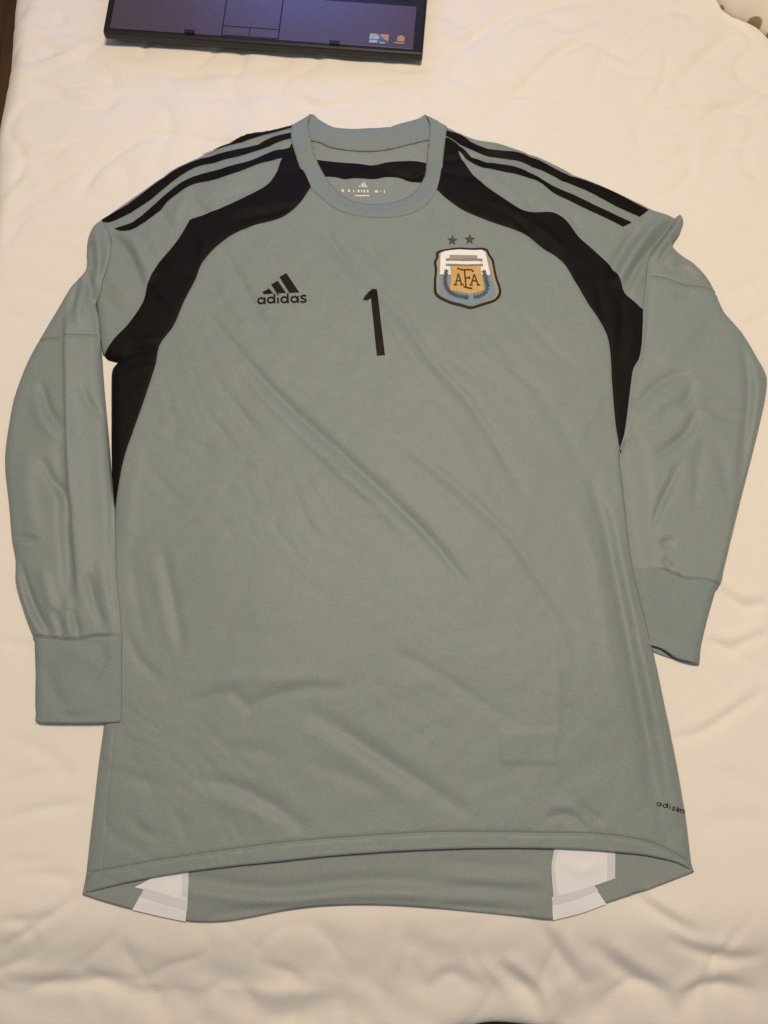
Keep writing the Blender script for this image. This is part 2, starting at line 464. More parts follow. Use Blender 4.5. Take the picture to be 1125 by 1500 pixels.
idx = np.arange(nx * ny).reshape(ny, nx)
F = np.stack([idx[:-1, :-1], idx[:-1, 1:], idx[1:, 1:], idx[1:, :-1]], -1).reshape(-1, 4)
quilt = mesh_obj('quilt', np.stack([PX, PY, PZ], 1), F, M['quilt'])
tag(quilt, 'cream cotton quilt with soft creases spread over the bed under the shirt', 'quilt')

# ------------------------------------------------------------------ the shirt: outlines in the photograph
shoulder_L = [(428, 180), (394, 190), (360, 196), (320, 212), (296, 224), (252, 246), (218, 270), (184, 293), (146, 322)]
side_L_up = [(136, 340), (130, 380), (137, 430), (143, 480), (148, 515)]
armpit_L = [(157, 523), (174, 528), (165, 537)]
side_L = [(163, 560), (163, 600), (163, 650), (164, 700), (165, 745), (163, 790), (160, 850), (157, 930), (154, 1000), (150, 1060), (142, 1120), (135, 1180), (128, 1240), (121, 1309)]
hem_F = [(155, 1300), (188, 1292), (230, 1284), (276, 1276), (330, 1269), (386, 1263), (470, 1254), (560, 1247), (640, 1243), (720, 1241), (815, 1242), (860, 1244), (897, 1247), (930, 1250), (961, 1255), (991, 1263), (1016, 1276)]
side_R = [(1012, 1240), (1007, 1200), (1002, 1170), (995, 1130), (985, 1080), (974, 1030), (963, 980), (953, 938), (944, 900), (934, 862), (927, 830), (921, 790), (916, 740), (912, 700), (909, 664)]
side_R_up = [(918, 640), (932, 590), (944, 540), (952, 490), (956, 440), (962, 400), (985, 362), (994, 342)]
shoulder_R = [(1000, 322), (977, 311), (958, 305), (936, 294), (899, 276), (839, 252), (787, 227), (738, 210), (697, 202), (655, 183)]
neck_in = [(649, 235), (645, 262), (636, 282), (622, 300), (603, 311), (580, 316), (546, 317), (520, 313), (500, 308), (480, 297), (463, 284), (450, 262), (440, 238), (434, 210)]
FRONT = shoulder_L + side_L_up + armpit_L + side_L + hem_F + side_R + side_R_up + shoulder_R + neck_in

def zs(n, v): return [v] * n
fold_edges = []
e = [(457, 166)] + shoulder_L + side_L_up + armpit_L + side_L
fold_edges.append((e, zs(len(e), 0.0012)))
e = [(1016, 1276)] + side_R
v = [0.0012, 0.0012, 0.0012, 0.0012, 0.0015, 0.002, 0.003, 0.0045, 0.0052, 0.0055, 0.0055, 0.0055, 0.0055, 0.005, 0.0045, 0.0035]
fold_edges.append((e, v))
e = [(909, 664)] + side_R_up + shoulder_R + [(622, 166)]
fold_edges.append((e, [0.0035, 0.002] + zs(len(e) - 2, 0.0012)))
def fine_edge(a, b):
    c = catmull(a, step=6)
    u = np.concatenate([[0], np.cumsum(np.linalg.norm(np.diff(np.array(a, float), axis=0), axis=1))]); w = np.concatenate([[0], np.cumsum(np.linalg.norm(np.diff(c, axis=0), axis=1))])
    return G(c), np.interp(w / w[-1], u / u[-1], b)
FE = [fine_edge(a, b) for a, b in fold_edges]
FRONT_W = G(catmull(FRONT, True, step=4))
FILL_W = G(np.concatenate([catmull(shoulder_L + side_L_up + armpit_L + side_L, step=2.5), [(118, 1420), (1020, 1420)], catmull([(1016, 1276)] + side_R + side_R_up + shoulder_R, step=2.5), [(622, 165), (457, 165)]]))

FF = Folds([
    # long diagonal pulls over the chest and belly
    ([(300, 455), (340, 505), (378, 548), (430, 602), (500, 665), (560, 722), (625, 785), (690, 862)], -2.6, 5.5),
    ([(360, 556), (420, 616), (490, 684), (550, 738), (610, 800)], 1.7, 6.5),
    ([(400, 545), (450, 592), (530, 662), (590, 720)], 0.9, 9),
    ([(456, 328), (505, 380), (545, 420), (590, 468), (632, 530), (686, 590), (740, 676), (772, 740)], -1.9, 6.5),
    ([(440, 335), (500, 400), (560, 462), (610, 530), (670, 600)], 1.2, 8),
    ([(500, 330), (540, 370), (585, 425)], -1.1, 6), ([(470, 320), (490, 360), (515, 400)], -1.2, 6),
    ([(575, 640), (640, 692), (700, 742), (752, 795), (790, 850), (832, 915)], -1.5, 7), ([(560, 655), (640, 712), (720, 790)], 0.9, 8),
    ([(540, 690), (590, 745), (650, 815), (690, 880)], -1.0, 7),
    ([(330, 372), (352, 412), (378, 462), (402, 502)], -1.7, 6), ([(318, 392), (340, 440), (372, 490)], 1.0, 8),
    ([(395, 480), (420, 508), (450, 528)], -0.8, 7),
    ([(333, 575), (345, 592), (365, 618), (386, 642)], -1.3, 4.5), ([(318, 618), (330, 640), (348, 660)], -1.1, 4.5),
    ([(215, 680), (240, 710), (272, 742)], -0.9, 6), ([(238, 800), (248, 850), (262, 920), (268, 960)], -1.5, 6), ([(222, 810), (236, 880), (252, 950)], 1.0, 7),
    ([(190, 800), (200, 870), (215, 940)], -0.9, 6), ([(186, 930), (204, 965), (238, 1000)], -1.3, 5.5),
    ([(755, 455), (790, 492), (838, 540)], -0.7, 5), ([(700, 470), (760, 540), (830, 640), (860, 720)], -0.7, 9),
    ([(600, 560), (680, 660), (740, 800), (800, 900)], 0.6, 10),
    # lower belly
    ([(270, 1030), (305, 1022), (340, 1012), (365, 1036), (400, 1020), (450, 1008), (510, 1010)], -1.5, 7), ([(280, 1012), (340, 996), (420, 996), (500, 992)], 1.0, 9),
    ([(450, 1040), (490, 1062), (540, 1096), (627, 1153), (690, 1196)], -2.4, 9), ([(440, 1062), (530, 1120), (620, 1180)], 1.2, 11),
    ([(570, 950), (640, 985), (712, 1035), (760, 1060)], -1.1, 8), ([(285, 1142), (340, 1150), (395, 1176), (452, 1216)], -2.4, 8),
    ([(290, 1164), (350, 1182), (410, 1210)], 1.0, 8), ([(180, 1130), (215, 1146), (245, 1152)], -1.2, 8), ([(188, 1195), (212, 1216), (240, 1226)], -1.3, 6),
    ([(255, 1190), (270, 1214), (278, 1236)], -1.2, 6), ([(330, 1096), (380, 1100), (420, 1112)], -0.7, 8), ([(440, 1112), (500, 1134), (560, 1160)], -0.8, 8),
    ([(796, 1200), (820, 1192), (840, 1196), (858, 1216)], -2.0, 4.5), ([(846, 1174), (860, 1190), (884, 1204)], -2.0, 4.5), ([(800, 1182), (835, 1180), (866, 1208)], 0.9, 6),
    # right side drape
    ([(862, 690), (886, 770), (903, 850), (922, 950), (944, 1060), (962, 1160), (972, 1215), (1000, 1268)], -3.8, 8.5), ([(894, 740), (918, 850), (940, 960), (964, 1070), (990, 1200)], 1.8, 7),
    ([(840, 720), (870, 830), (890, 950), (915, 1080)], 1.2, 9), ([(812, 940), (816, 1010), (815, 1080), (814, 1150)], 0.8, 3.2), ([(820, 985), (846, 1042), (866, 1070)], -0.9, 6),
    ([(800, 840), (830, 900), (850, 960)], -0.8, 9), ([(930, 1080), (945, 1130), (950, 1200)], -0.9, 6),
    # left side
    ([(150, 1080), (146, 1150), (140, 1230)], -0.9, 4.5), ([(205, 650), (190, 740), (186, 820)], 0.8, 8),
    # upper sleeve left
    ([(160, 345), (178, 358), (192, 380), (204, 408), (210, 430)], -4.2, 6), ([(176, 338), (198, 358), (212, 388), (222, 412)], 3.2, 7),
    ([(148, 430), (162, 444), (180, 456)], -1.7, 5), ([(160, 400), (170, 420), (190, 440)], 1.4, 8), ([(236, 300), (240, 322), (255, 330)], -1.8, 6),
    ([(282, 282), (288, 300), (300, 312), (276, 320)], -2.0, 6), ([(296, 276), (312, 284), (340, 288)], 1.4, 6), ([(326, 292), (350, 288), (378, 278)], -1.0, 5),
    ([(272, 288), (262, 310), (256, 332)], 1.6, 6), ([(218, 330), (228, 360), (240, 380)], 1.2, 6),
    # folds within the left black panel
    ([(340, 312), (380, 306), (420, 300), (442, 296)], 1.6, 5), ([(345, 326), (390, 318), (430, 306)], -1.4, 4), ([(290, 340), (300, 360), (296, 380)], 1.3, 6),
    ([(225, 420), (245, 440), (262, 450)], 1.4, 5), ([(230, 402), (256, 424), (272, 430)], -1.2, 4), ([(190, 490), (215, 500), (235, 498)], 1.4, 5), ([(178, 524), (200, 516), (232, 512)], -2.6, 4.5),
    ([(185, 545), (208, 540), (226, 536)], 1.4, 5),
    # upper sleeve right
    ([(772, 292), (778, 304), (786, 312)], -1.8, 5), ([(790, 282), (796, 300), (812, 312)], 1.2, 6), ([(838, 316), (842, 330), (850, 342)], -1.6, 5), ([(690, 232), (720, 262), (760, 292)], 1.2, 7),
    ([(900, 420), (918, 388), (938, 358), (962, 330), (982, 316)], 7.0, 7.5), ([(912, 424), (930, 396), (946, 374), (968, 350), (988, 326)], -3.5, 4.0),
    ([(892, 410), (905, 380), (922, 352), (936, 335)], -3.4, 6), ([(924, 436), (936, 408), (944, 388)], 2.4, 6), ([(915, 430), (925, 412), (934, 396)], -1.6, 4),
    # folds within the right black panel
    ([(752, 318), (782, 352), (806, 378)], -1.6, 5), ([(776, 326), (806, 352), (828, 372)], 1.5, 6), ([(872, 415), (880, 455), (888, 500)], -0.8, 4.5), ([(890, 430), (896, 460), (896, 495)], 0.9, 6),
    ([(908, 438), (912, 470), (904, 512)], -1.2, 4.5), ([(922, 462), (924, 495), (918, 530)], 0.9, 6), ([(700, 290), (740, 306), (775, 330)], 1.0, 6),
], ka=1.15, ks=0.8)
raglan_seams = []
def front_h(p, free=False):
    """height of the shirt's front above the bed"""
    d = np.full(len(p), 1e9); zm = np.zeros(len(p))
    for ln, v in FE:
        dd, _, _, vv = polydist(p, ln, v)
        m = dd < d
        d[m] = dd[m]; zm[m] = vv[m]
    out = ~inside(p, FILL_W)
    dout = np.where(out, d, 0); d = np.where(out, 0, d)
    r = np.clip(d / 0.011, 0, 1)
    r = np.sqrt(np.clip(1 - (1 - r)**2, 0, 1))
    pl = 0.0072 + 0.0035 * (1 - np.exp(-d / 0.08))
    n = 0.0036 * perlin(p[:, 0] * 7 + 2, p[:, 1] * 7 + 8) + 0.0008 * perlin((p[:, 0] + p[:, 1]) * 16 + 3, (p[:, 0] - p[:, 1]) * 30 + 6) + 0.00035 * perlin((p[:, 0] + p[:, 1]) * 40 + 3, (p[:, 0] - p[:, 1]) * 70 + 6)
    f = smooth(d / 0.012)
    h = zm + (pl - zm) * r + (FF(p) + n) * f
    # inside label that shows through near the hem
    lab = G(LABEL_C)[0]
    lx = np.abs(p[:, 0] - lab[0]) / 0.026; ly = np.abs(p[:, 1] - lab[1]) / 0.0155
    h += 0.0013 * smooth((1.04 - lx) / 0.07) * smooth((1.06 - ly) / 0.11)
    a_ = p[:, 0] * 0.72 + p[:, 1] * 0.69; c_ = p[:, 0] * 0.69 - p[:, 1] * 0.72      # across and along the pull of the cloth
    wv = perlin(p[:, 0] * 9 + 1, p[:, 1] * 9 + 4)
    rid = np.maximum(0, 1 - np.abs(perlin(a_ * 26 + 1.2 * wv + 4, c_ * 6 + 2)) * 6)**2
    msk = smooth(perlin(p[:, 0] * 5 + 9, p[:, 1] * 5 + 13) * 2.2 + 0.35)
    h = h - 0.0006 * rid * msk * f - 0.0004 * np.maximum(0, 1 - np.abs(perlin(a_ * 50 + 2 * wv + 7, c_ * 14 + 5)) * 5)**2 * msk * f
    h = np.maximum(h, zm * 0.9) + quilt_h(p)
    return h - dout * 1.6
LABEL_C = [(772, 1094)]
front_free = lambda p: front_h(p, True)

def groove(lines, depth=1.0, sig=1.0):
    G_ = [G(catmull(l, step=3)) for l in lines]
    def f(p):
        h = np.zeros(len(p))
        for c in G_:
            lo = c.min(0) - 0.006; hi = c.max(0) + 0.006
            m = np.all((p > lo) & (p < hi), axis=1)
            if m.any():
                d = polydist(p[m], c)[0]
                h[m] = np.minimum(h[m], -depth * 1e-3 * np.exp(-(d / (sig * 1e-3))**2))
        return h
    return f

hem_stitch = [(127, 1280), (170, 1272), (223, 1262), (313, 1248), (370, 1240), (427, 1233), (560, 1223), (640, 1219), (720, 1219), (789, 1220), (864, 1221), (924, 1228), (962, 1238), (1008, 1262)]
side_seam = [(168, 1070), (160, 1150), (154, 1230), (150, 1272)]
black_L_low = [(454, 277), (441, 299), (424, 315), (407, 324), (370, 334), (333, 351), (299, 383), (286, 413), (272, 440), (255, 478), (235, 505), (228, 535), (222, 555), (205, 605), (183, 670), (172, 725), (168, 756)]
black_R_low = [(640, 279), (656, 294), (682, 311), (723, 328), (764, 343), (794, 365), (824, 388), (843, 418), (861, 448), (886, 487), (893, 518), (896, 560), (901, 612), (909, 664)]
g_front = groove([hem_stitch], 2.2, 0.95)
g_soft = groove([side_seam], 0.5, 0.9)
g_rag = groove([black_L_low, black_R_low], 0.7, 1.1)

shirt = empty('goalkeeper_shirt', (0, 0, 0))
tag(shirt, 'grey long-sleeved football shirt with black shoulder panels and number 1, spread on the quilt', 'shirt')

# ---- back of the shirt (seen in the neck and below the front hem)
hem_B = [(121, 1310), (155, 1321), (195, 1332), (235, 1341), (272, 1349), (305, 1351), (335, 1349), (370, 1343), (420, 1333), (470, 1327), (540, 1325), (610, 1328), (690, 1335), (760, 1342), (809, 1347), (850, 1337), (887, 1323), (950, 1302), (1016, 1277)]
BF = Folds([
    ([(240, 1285), (300, 1290), (360, 1300), (420, 1303), (480, 1296), (560, 1290), (640, 1294)], -3.2, 7), ([(260, 1302), (330, 1314), (410, 1318), (500, 1310), (560, 1308), (640, 1312), (740, 1318)], 3.2, 7),
    ([(640, 1280), (700, 1288), (760, 1292), (800, 1290)], 1.6, 7), ([(620, 1312), (690, 1300), (760, 1304), (800, 1306)], -1.8, 6), ([(300, 1342), (350, 1336), (420, 1326)], -1.2, 4),
    ([(640, 1326), (700, 1330), (780, 1336)], -1.4, 4), ([(640, 1262), (720, 1268), (790, 1270)], -1.2, 6), ([(820, 1262), (850, 1275), (885, 1262)], 1.2, 7), ([(200, 1318), (235, 1322), (268, 1332)], 0.8, 6),
])
def back_h(p):
    b = 0.0046 + BF(p)
    return np.maximum(b, 0.0016) + 0.0006 * np.exp(-np.abs(b - 0.0016) / 0.0012) + quilt_h(p)
back_outline = [(444, 196), (452, 172), (458, 168), (468, 176), (480, 183), (495, 188), (520, 190), (553, 188), (577, 184), (597, 179), (613, 174), (622, 169), (630, 174), (645, 196), (680, 300), (700, 420), (700, 600), (760, 900), (900, 1100), (1000, 1235)] \
    + hem_B[::-1] + [(140, 1235), (240, 1100), (300, 900), (400, 600), (400, 420), (420, 300)]
HB_R = [p for p in hem_B]
neck_back_h = lambda p: 0.0022 + quilt_h(p)
back = panel('back_panel', back_outline, lambda p: neck_back_h(p) + (back_h(p) - neck_back_h(p)) * smooth((-0.28 - p[:, 1]) / 0.04), M['inside'], shirt, sp=3.6, z=0.003, rim=True)

# white side panels of the back, their pale tapes
panel('side_insert', [(198, 1299), (240, 1278), (276, 1268), (276, 1312), (272, 1349.5), (235, 1341.5), (194.5, 1332), (204, 1316), (212, 1302)], back_h, M['white'], back, sp=3, off=0.0009, z=0.003, thick=0, corner=30)
panel('hem_tape', [(212, 1300), (240, 1308), (276, 1319), (275, 1332), (240, 1322), (207, 1313)], back_h, M['tape'], back, sp=3, off=0.0015, z=0.003, thick=0, corner=30)
panel('seam_tape', [(267, 1268), (276.5, 1266), (277, 1313), (268, 1311)], back_h, M['tape'], back, sp=3, off=0.0013, z=0.003, thick=0, corner=30)
panel('side_insert', [(813, 1234), (897, 1236), (897, 1287), (869, 1297), (887.5, 1323.5), (850, 1337.5), (809.5, 1347.5), (808, 1314), (815, 1310), (811, 1290), (808, 1268)], back_h, M['white'], back, sp=3, off=0.0009, z=0.003, thick=0, corner=30)
panel('hem_tape', [(807, 1313), (838, 1306), (869, 1296), (876, 1304), (840, 1317), (809, 1325)], back_h, M['tape'], back, sp=3, off=0.0015, z=0.003, thick=0, corner=30)
panel('seam_tape', [(889, 1236), (900, 1236), (900, 1286), (889, 1290)], back_h, M['tape'], back, sp=3, off=0.0013, z=0.003, thick=0, corner=30)
panel('seam_tape', [(813, 1234), (818, 1234), (812, 1270), (817, 1312), (810, 1313), (807, 1268)], back_h, M['tape'], back, sp=3, off=0.0013, z=0.003, thick=0, corner=30)

# inside of the neck
panel('neck_stripe', [(455, 233), (477, 235), (500, 238), (524, 240), (548, 240.5), (573, 238), (603, 237), (630, 241), (626, 268), (615, 267), (597, 264), (583, 260), (564, 259), (548, 262), (527, 262), (503, 262), (491, 260), (470, 259)],
      neck_back_h, M['black'], back, sp=3, off=0.0006, z=0.003, thick=0)
def bcol_h(p):
    c = G(catmull([(453, 206), (467, 209), (480, 215), (500, 220), (527, 222), (570, 220), (597, 214), (613, 209), (630, 206)], step=3), 0.003)
    d, s, _, _ = polydist(p, c)
    return quilt_h(p) + 0.0030 + 0.0022 * np.sqrt(np.clip(1 - (np.clip(d, 0, 0.024) / 0.012 - 1)**2, 0, 1))
panel('back_collar', [(449, 178), (453, 167), (459, 168), (468, 176), (480, 183), (495, 188), (520, 190), (553, 188), (577, 184), (597, 179), (613, 174), (623, 167.5), (632, 180), (630, 206), (613, 209), (597, 214), (570, 220), (527, 222), (500, 220), (480, 215), (467, 209), (452, 206)],
      bcol_h, M['rib'], shirt, sp=2.6, z=0.004)
lab = strip('label_underline', [(520, 286.5), (541, 286.8)], 2.2, neck_back_h, M['label_print'], back, off=0.0007, z=0.003)
for q in ([(524.5, 274.5), (527, 272), (529, 274.6)], [(528.5, 270.5), (531, 268.6), (534.5, 274.6), (530.4, 274.6)], [(532, 267.6), (533.2, 266.8), (538.5, 274.4), (535.4, 274.6)]):
    panel('label_bar', q, neck_back_h, M['label_print'], back, sp=2, off=0.0007, z=0.003, thick=0, corner=10, step=2)
for x, w, h in ((502, 3.2, 4.2), (511, 3, 3.4), (518, 1.6, 4), (525, 2.6, 4), (529.5, 1.5, 4), (533.5, 2.4, 4), (538.5, 2.6, 4.4), (549, 0.01, 0.1), (551, 4.5, 4), (557.5, 2, 1.5), (563, 1.8, 5)):
    if h > 1: strip('label_letter', [(x, 280 - h / 2), (x + .3, 280 + h / 2)], w, neck_back_h, M['label_print'], back, off=0.0007, z=0.003)

# ---- front
fh = lambda p: front_h(p, True) + g_front(p) + g_soft(p)
fhr = lambda p: fh(p) + g_rag(p)
front = panel('front_panel', FRONT, fhr, M['jersey'], shirt, rim=True, sp=3.3, lines=[hem_stitch, side_seam, black_L_low, black_R_low])

BLACK_L = [(434, 205), (440, 238), (448, 258), (456, 277)] + black_L_low[1:] + [(168, 758), (163.5, 745), (162, 700), (161, 650), (160.5, 600), (160.8, 560), (163, 538), (172, 528), (156, 524), (153, 519),
    (168, 498), (191, 474), (211, 444), (218, 417), (232, 390), (252, 366), (269, 342), (279, 324), (306, 315), (333, 305), (360, 292), (391, 275), (404, 258), (414, 233), (422, 222), (427, 212)]
panel('shoulder_panel', BLACK_L, fhr, M['black'], shirt, sp=2.8, off=0.0008, thick=0, lines=[])
BLACK_R = [(649, 205), (648, 235), (644, 262), (640, 279)] + black_R_low[1:] + [(919, 640), (933, 590), (945, 540), (953, 490), (957, 456), (945, 458), (940, 455), (928, 444), (914, 432), (908, 418), (899, 399), (872, 373), (846, 350), (828, 326), (809, 315), (779, 314), (761, 309), (731, 289), (708, 272), (686, 250), (671, 224), (667, 211), (656, 203)]
panel('shoulder_panel', BLACK_R, fhr, M['black'], shirt, sp=2.8, off=0.0008, thick=0)

stripes = [
    [(434, 178), (428, 179), (394, 189), (360, 195), (320, 211), (294, 224.5), (333, 214), (360, 206), (394, 197), (428, 187), (436, 186)],
    [(436, 193), (428, 195), (394, 204), (357, 219), (316, 229), (282, 239), (249, 256), (215, 280), (181, 304), (146, 323), (160, 326), (188, 314), (222, 292), (252, 268), (286, 248), (320, 239), (360, 228), (397, 212), (426, 204), (436, 202)],
    [(434, 214), (428, 216), (401, 222), (367, 239), (330, 250), (296, 258), (269, 268), (245, 285), (222, 305), (195, 326), (168, 336), (184, 340), (205, 331), (228, 315), (252, 292), (282, 273), (316, 266), (350, 256), (384, 241), (414, 233), (436, 226)],
    [(648, 190), (654, 192), (675, 199), (697, 214), (723, 222), (757, 225), (787, 237), (820, 255), (861, 268), (899, 283), (949, 309), (936, 319), (906, 306), (861, 283), (824, 268), (790, 251), (761, 237), (727, 231), (693, 223), (656, 201.5), (648, 200)],
    [(655, 206), (667, 210), (693, 233), (723, 242), (757, 248), (783, 259), (809, 276), (839, 289), (876, 306), (924, 328), (912, 334), (876, 317), (839, 300), (809, 285), (787, 268), (757, 258), (723, 251), (693, 242), (672, 223), (656, 216)],
]
for s_ in stripes:
    panel('shoulder_stripe', s_, fhr, M['black'], shirt, sp=2.6, off=0.0012, thick=0)

# ---- collar
col_in = [(455, 166.5), (451, 182), (453, 198), (456, 210), (460, 224), (465, 237), (471, 248), (478, 260), (487, 272), (500, 284), (518, 293), (545, 297), (572, 295), (592, 289), (606, 280), (616, 268), (622, 256), (625, 236), (627, 215), (629, 196), (629, 182), (624, 167)]
col_out = [(654, 182), (654, 192), (652, 208), (649, 235), (646, 262), (640, 279), (625, 302), (606, 314), (583, 320.5), (557, 322), (533, 320.5), (504, 314.5), (484, 304), (466, 289), (454, 277), (441, 251), (433, 228), (427, 207), (427, 190), (428, 180)]
col_in_w = G(catmull(col_in, step=3)); col_out_w = G(catmull(col_out, step=3))
def collar_h(p):
    di = polydist(p, col_in_w)[0]; do = polydist(p, col_out_w)[0]
    r = np.sqrt(np.clip(1 - (1 - np.clip(di / 0.006, 0, 1))**2, 0, 1))
    q = np.sqrt(np.clip(1 - (1 - np.clip(do / 0.003, 0, 1))**2, 0, 1))
    mid = smooth((p[:, 1] - G([(545, 262)])[0, 1]) / 0.05)           # the arms of the collar stand higher than its front
    base = front_free(p)
    low = quilt_h(p) + 0.0042
    base = base * mid + (low + (base - low) * smooth(di / 0.02)) * (1 - mid)
    return base - 0.0012 * (1 - r) + 0.0003 * q + 0.0013 * smooth(mid * 2.5)
panel('collar', col_out + col_in, collar_h, M['rib'], shirt, sp=2.4, off=0.0003, lines=[], thick=0.0012)

# ---- left sleeve, lying over the side of the body
seamL = [(50, 500), (59, 499), (80, 498), (93, 497), (99, 495), (120, 494), (150, 492)]
cuffL = [(42, 933), (60, 933), (84, 935), (100, 937), (118, 936), (140, 932), (160, 931), (184, 928)]
sl_out = [(148, 322), (138, 329), (130, 342), (126, 356), (125, 370), (124, 394), (112, 408), (101, 420), (83, 449), (59, 489), (37, 529), (19, 577), (11, 615), (5, 660), (5, 690), (10, 736), (15, 792), (20, 820), (20.5, 854), (31, 893), (46, 934)]
sl_in = [(179, 929), (176, 890), (172, 854), (169, 800), (168, 750), (165, 722), (161, 680), (157, 633), (152, 580), (148, 527), (146, 492), (144, 465), (140, 445), (147, 431), (152, 412), (160, 388), (164, 364), (163, 348), (157, 336)]
SL_W = G(catmull(sl_out + sl_in, True, step=4))
SL_E = [G(catmull(sl_out + [(48, 940), (49.5, 988), (50, 1050)], step=6)), G(catmull([(178.5, 1056), (179, 988)] + sl_in, step=6))]
CL_E = SL_E
cuffL_poly = [(45, 933), (48, 940), (49.5, 988), (50, 1046), (52, 1056), (60, 1058.5), (98, 1059), (140, 1059), (176, 1058), (178.5, 1052), (179, 988), (179, 929), (160, 931), (140, 932), (118, 936), (100, 937), (84, 935), (60, 933)]
SFL = Folds([
    ([(86, 640), (92, 700), (98, 780), (103, 850), (106, 890)], -1.6, 7), ([(112, 640), (118, 720), (124, 800), (130, 860)], 0.7, 7),
    ([(100, 440), (99, 500), (99.5, 560), (101, 620), (104, 700), (108, 760), (113, 820), (117, 880)], 4.2, 5.0, 'p'),
    ([(140, 330), (146, 360), (150, 395), (146, 424)], 3.2, 6), ([(128, 400), (134, 425), (134, 446)], -2.6, 4.5), ([(118, 408), (108, 440), (100, 468)], -2.2, 5), ([(124, 420), (118, 450), (116, 480)], 2.0, 6),
    ([(136, 360), (138, 385), (132, 410)], -1.4, 5), ([(60, 560), (72, 600), (86, 622), (98, 634)], -2.2, 5), ([(50, 580), (66, 622), (90, 650)], 1.2, 7),
    ([(62, 672), (78, 704), (96, 728), (104, 770)], -2.2, 5.5), ([(118, 560), (132, 595), (156, 612)], -1.5, 5), ([(110, 520), (118, 560), (124, 600)], 0.8, 8),
    ([(16, 790), (34, 787), (56, 793)], -1.4, 3.5), ([(18, 800), (36, 798), (50, 802)], 0.8, 4), ([(30, 820), (40, 858), (56, 900), (78, 932)], -2.6, 4.5), ([(24, 840), (40, 890), (62, 930)], 1.6, 6),
    ([(62, 830), (76, 880), (90, 926)], 1.4, 7), ([(80, 892), (88, 912), (92, 934)], -2.0, 4), ([(104, 890), (112, 915), (118, 936)], -1.8, 4), ([(100, 870), (104, 910), (106, 934)], 1.2, 5),
    ([(130, 840), (140, 884), (152, 920)], -1.6, 5), ([(146, 820), (156, 870), (166, 920)], 1.0, 6), ([(92, 740), (100, 800), (104, 860)], -1.4, 7), ([(40, 660), (44, 740), (60, 800)], 1.0, 10),
    ([(145, 940), (152, 965), (136, 1000), (128, 1010)], -1.4, 6), ([(70, 970), (78, 1010), (100, 1040)], -1.0, 8), ([(90, 1046), (110, 1050), (140, 1044)], -0.9, 4), ([(100, 950), (130, 965), (160, 990)], 0.7, 9),
], ka=1.95, ks=0.85)
gL = groove([seamL], 2.6, 1.0); gLc = groove([cuffL], 2.8, 1.2)
def layer(p, edges, plateau, w, zmin, folds, seed):
    d = np.full(len(p), 1e9)
    for ln in edges: d = np.minimum(d, polydist(p, ln)[0])
    r = np.sqrt(np.clip(1 - (1 - np.clip(d / w, 0, 1))**2, 0, 1))
    n = 0.0016 * perlin(p[:, 0] * 12 + seed, p[:, 1] * 8 + seed) + 0.0006 * perlin(p[:, 0] * 34 + seed, p[:, 1] * 26 + 4)
    return zmin + (plateau + 0.002 * (1 - np.exp(-d / 0.03)) - zmin) * r + (folds(p) + n) * smooth(d / 0.008) + quilt_h(p)
def soft_over(a, b, k=0.0012):
    """a, lifted smoothly where it lies on b"""
    m = np.maximum(a, b)
    return m + k * np.exp(-np.abs(a - b) / k) * 0.5
def sleeveL_h(p):
    own = layer(p, SL_E, 0.0085, 0.011, 0.0012, SFL, 3.3) + gL(p) + gLc(p)
    top = smooth((G([(150, 470)])[0, 1] - p[:, 1]) / -0.10)
    own = own + 0.003 * top * smooth((own - quilt_h(p)) / 0.006)
    under = front_h(p) + 0.0016
    return soft_over(own, under)
sl = panel('sleeve', sl_out + [(60, 936.5), (84, 938), (100, 940), (118, 939), (140, 935), (160, 934)] + sl_in, sleeveL_h, M['jersey'], shirt, rim=True, sp=3.0, lines=[seamL, cuffL])
def cuffL_h(p):
    own = layer(p, CL_E, 0.0085, 0.011, 0.0012, SFL, 3.3) + gLc(p)
    under = front_h(p) + 0.0016
    return soft_over(own, under)
panel('cuff', cuffL_poly, cuffL_h, M['rib'], sl, rim=True, sp=2.8, off=0.0004, lines=[cuffL])

# ---- right sleeve: over the black panel above, under the body below
seamR = [(944, 406), (960, 409), (975, 412), (996, 420), (1012, 422), (1031, 424), (1056, 432)]
cuffR = [(920, 833), (940, 832), (964, 833), (986, 840), (1003, 848), (1022, 848), (1039, 851), (1060, 860)]
sr_in = [(990, 318), (984, 330), (968, 351), (954, 369), (948, 385), (946, 407), (943, 433), (941, 455), (940, 487), (939, 507), (935, 527), (927, 541), (923, 567), (915, 633), (907, 664), (900, 700), (902, 760), (908, 810), (912, 836)]
sr_out = [(1056, 859), (1062, 837), (1073, 792), (1084, 747), (1096, 700), (1105, 665), (1116, 620), (1125, 575), (1125, 548), (1111, 521), (1092, 489), (1076, 470), (1063, 455), (1049, 425), (1036, 404), (1017, 385), (993, 368), (984, 357), (996, 343), (1003, 324), (999, 317)]
SR_E = [G(catmull(sr_in[:15], step=6)), G(catmull([(1025, 974), (1029, 946), (1039, 904), (1050, 866)] + sr_out, step=6))]
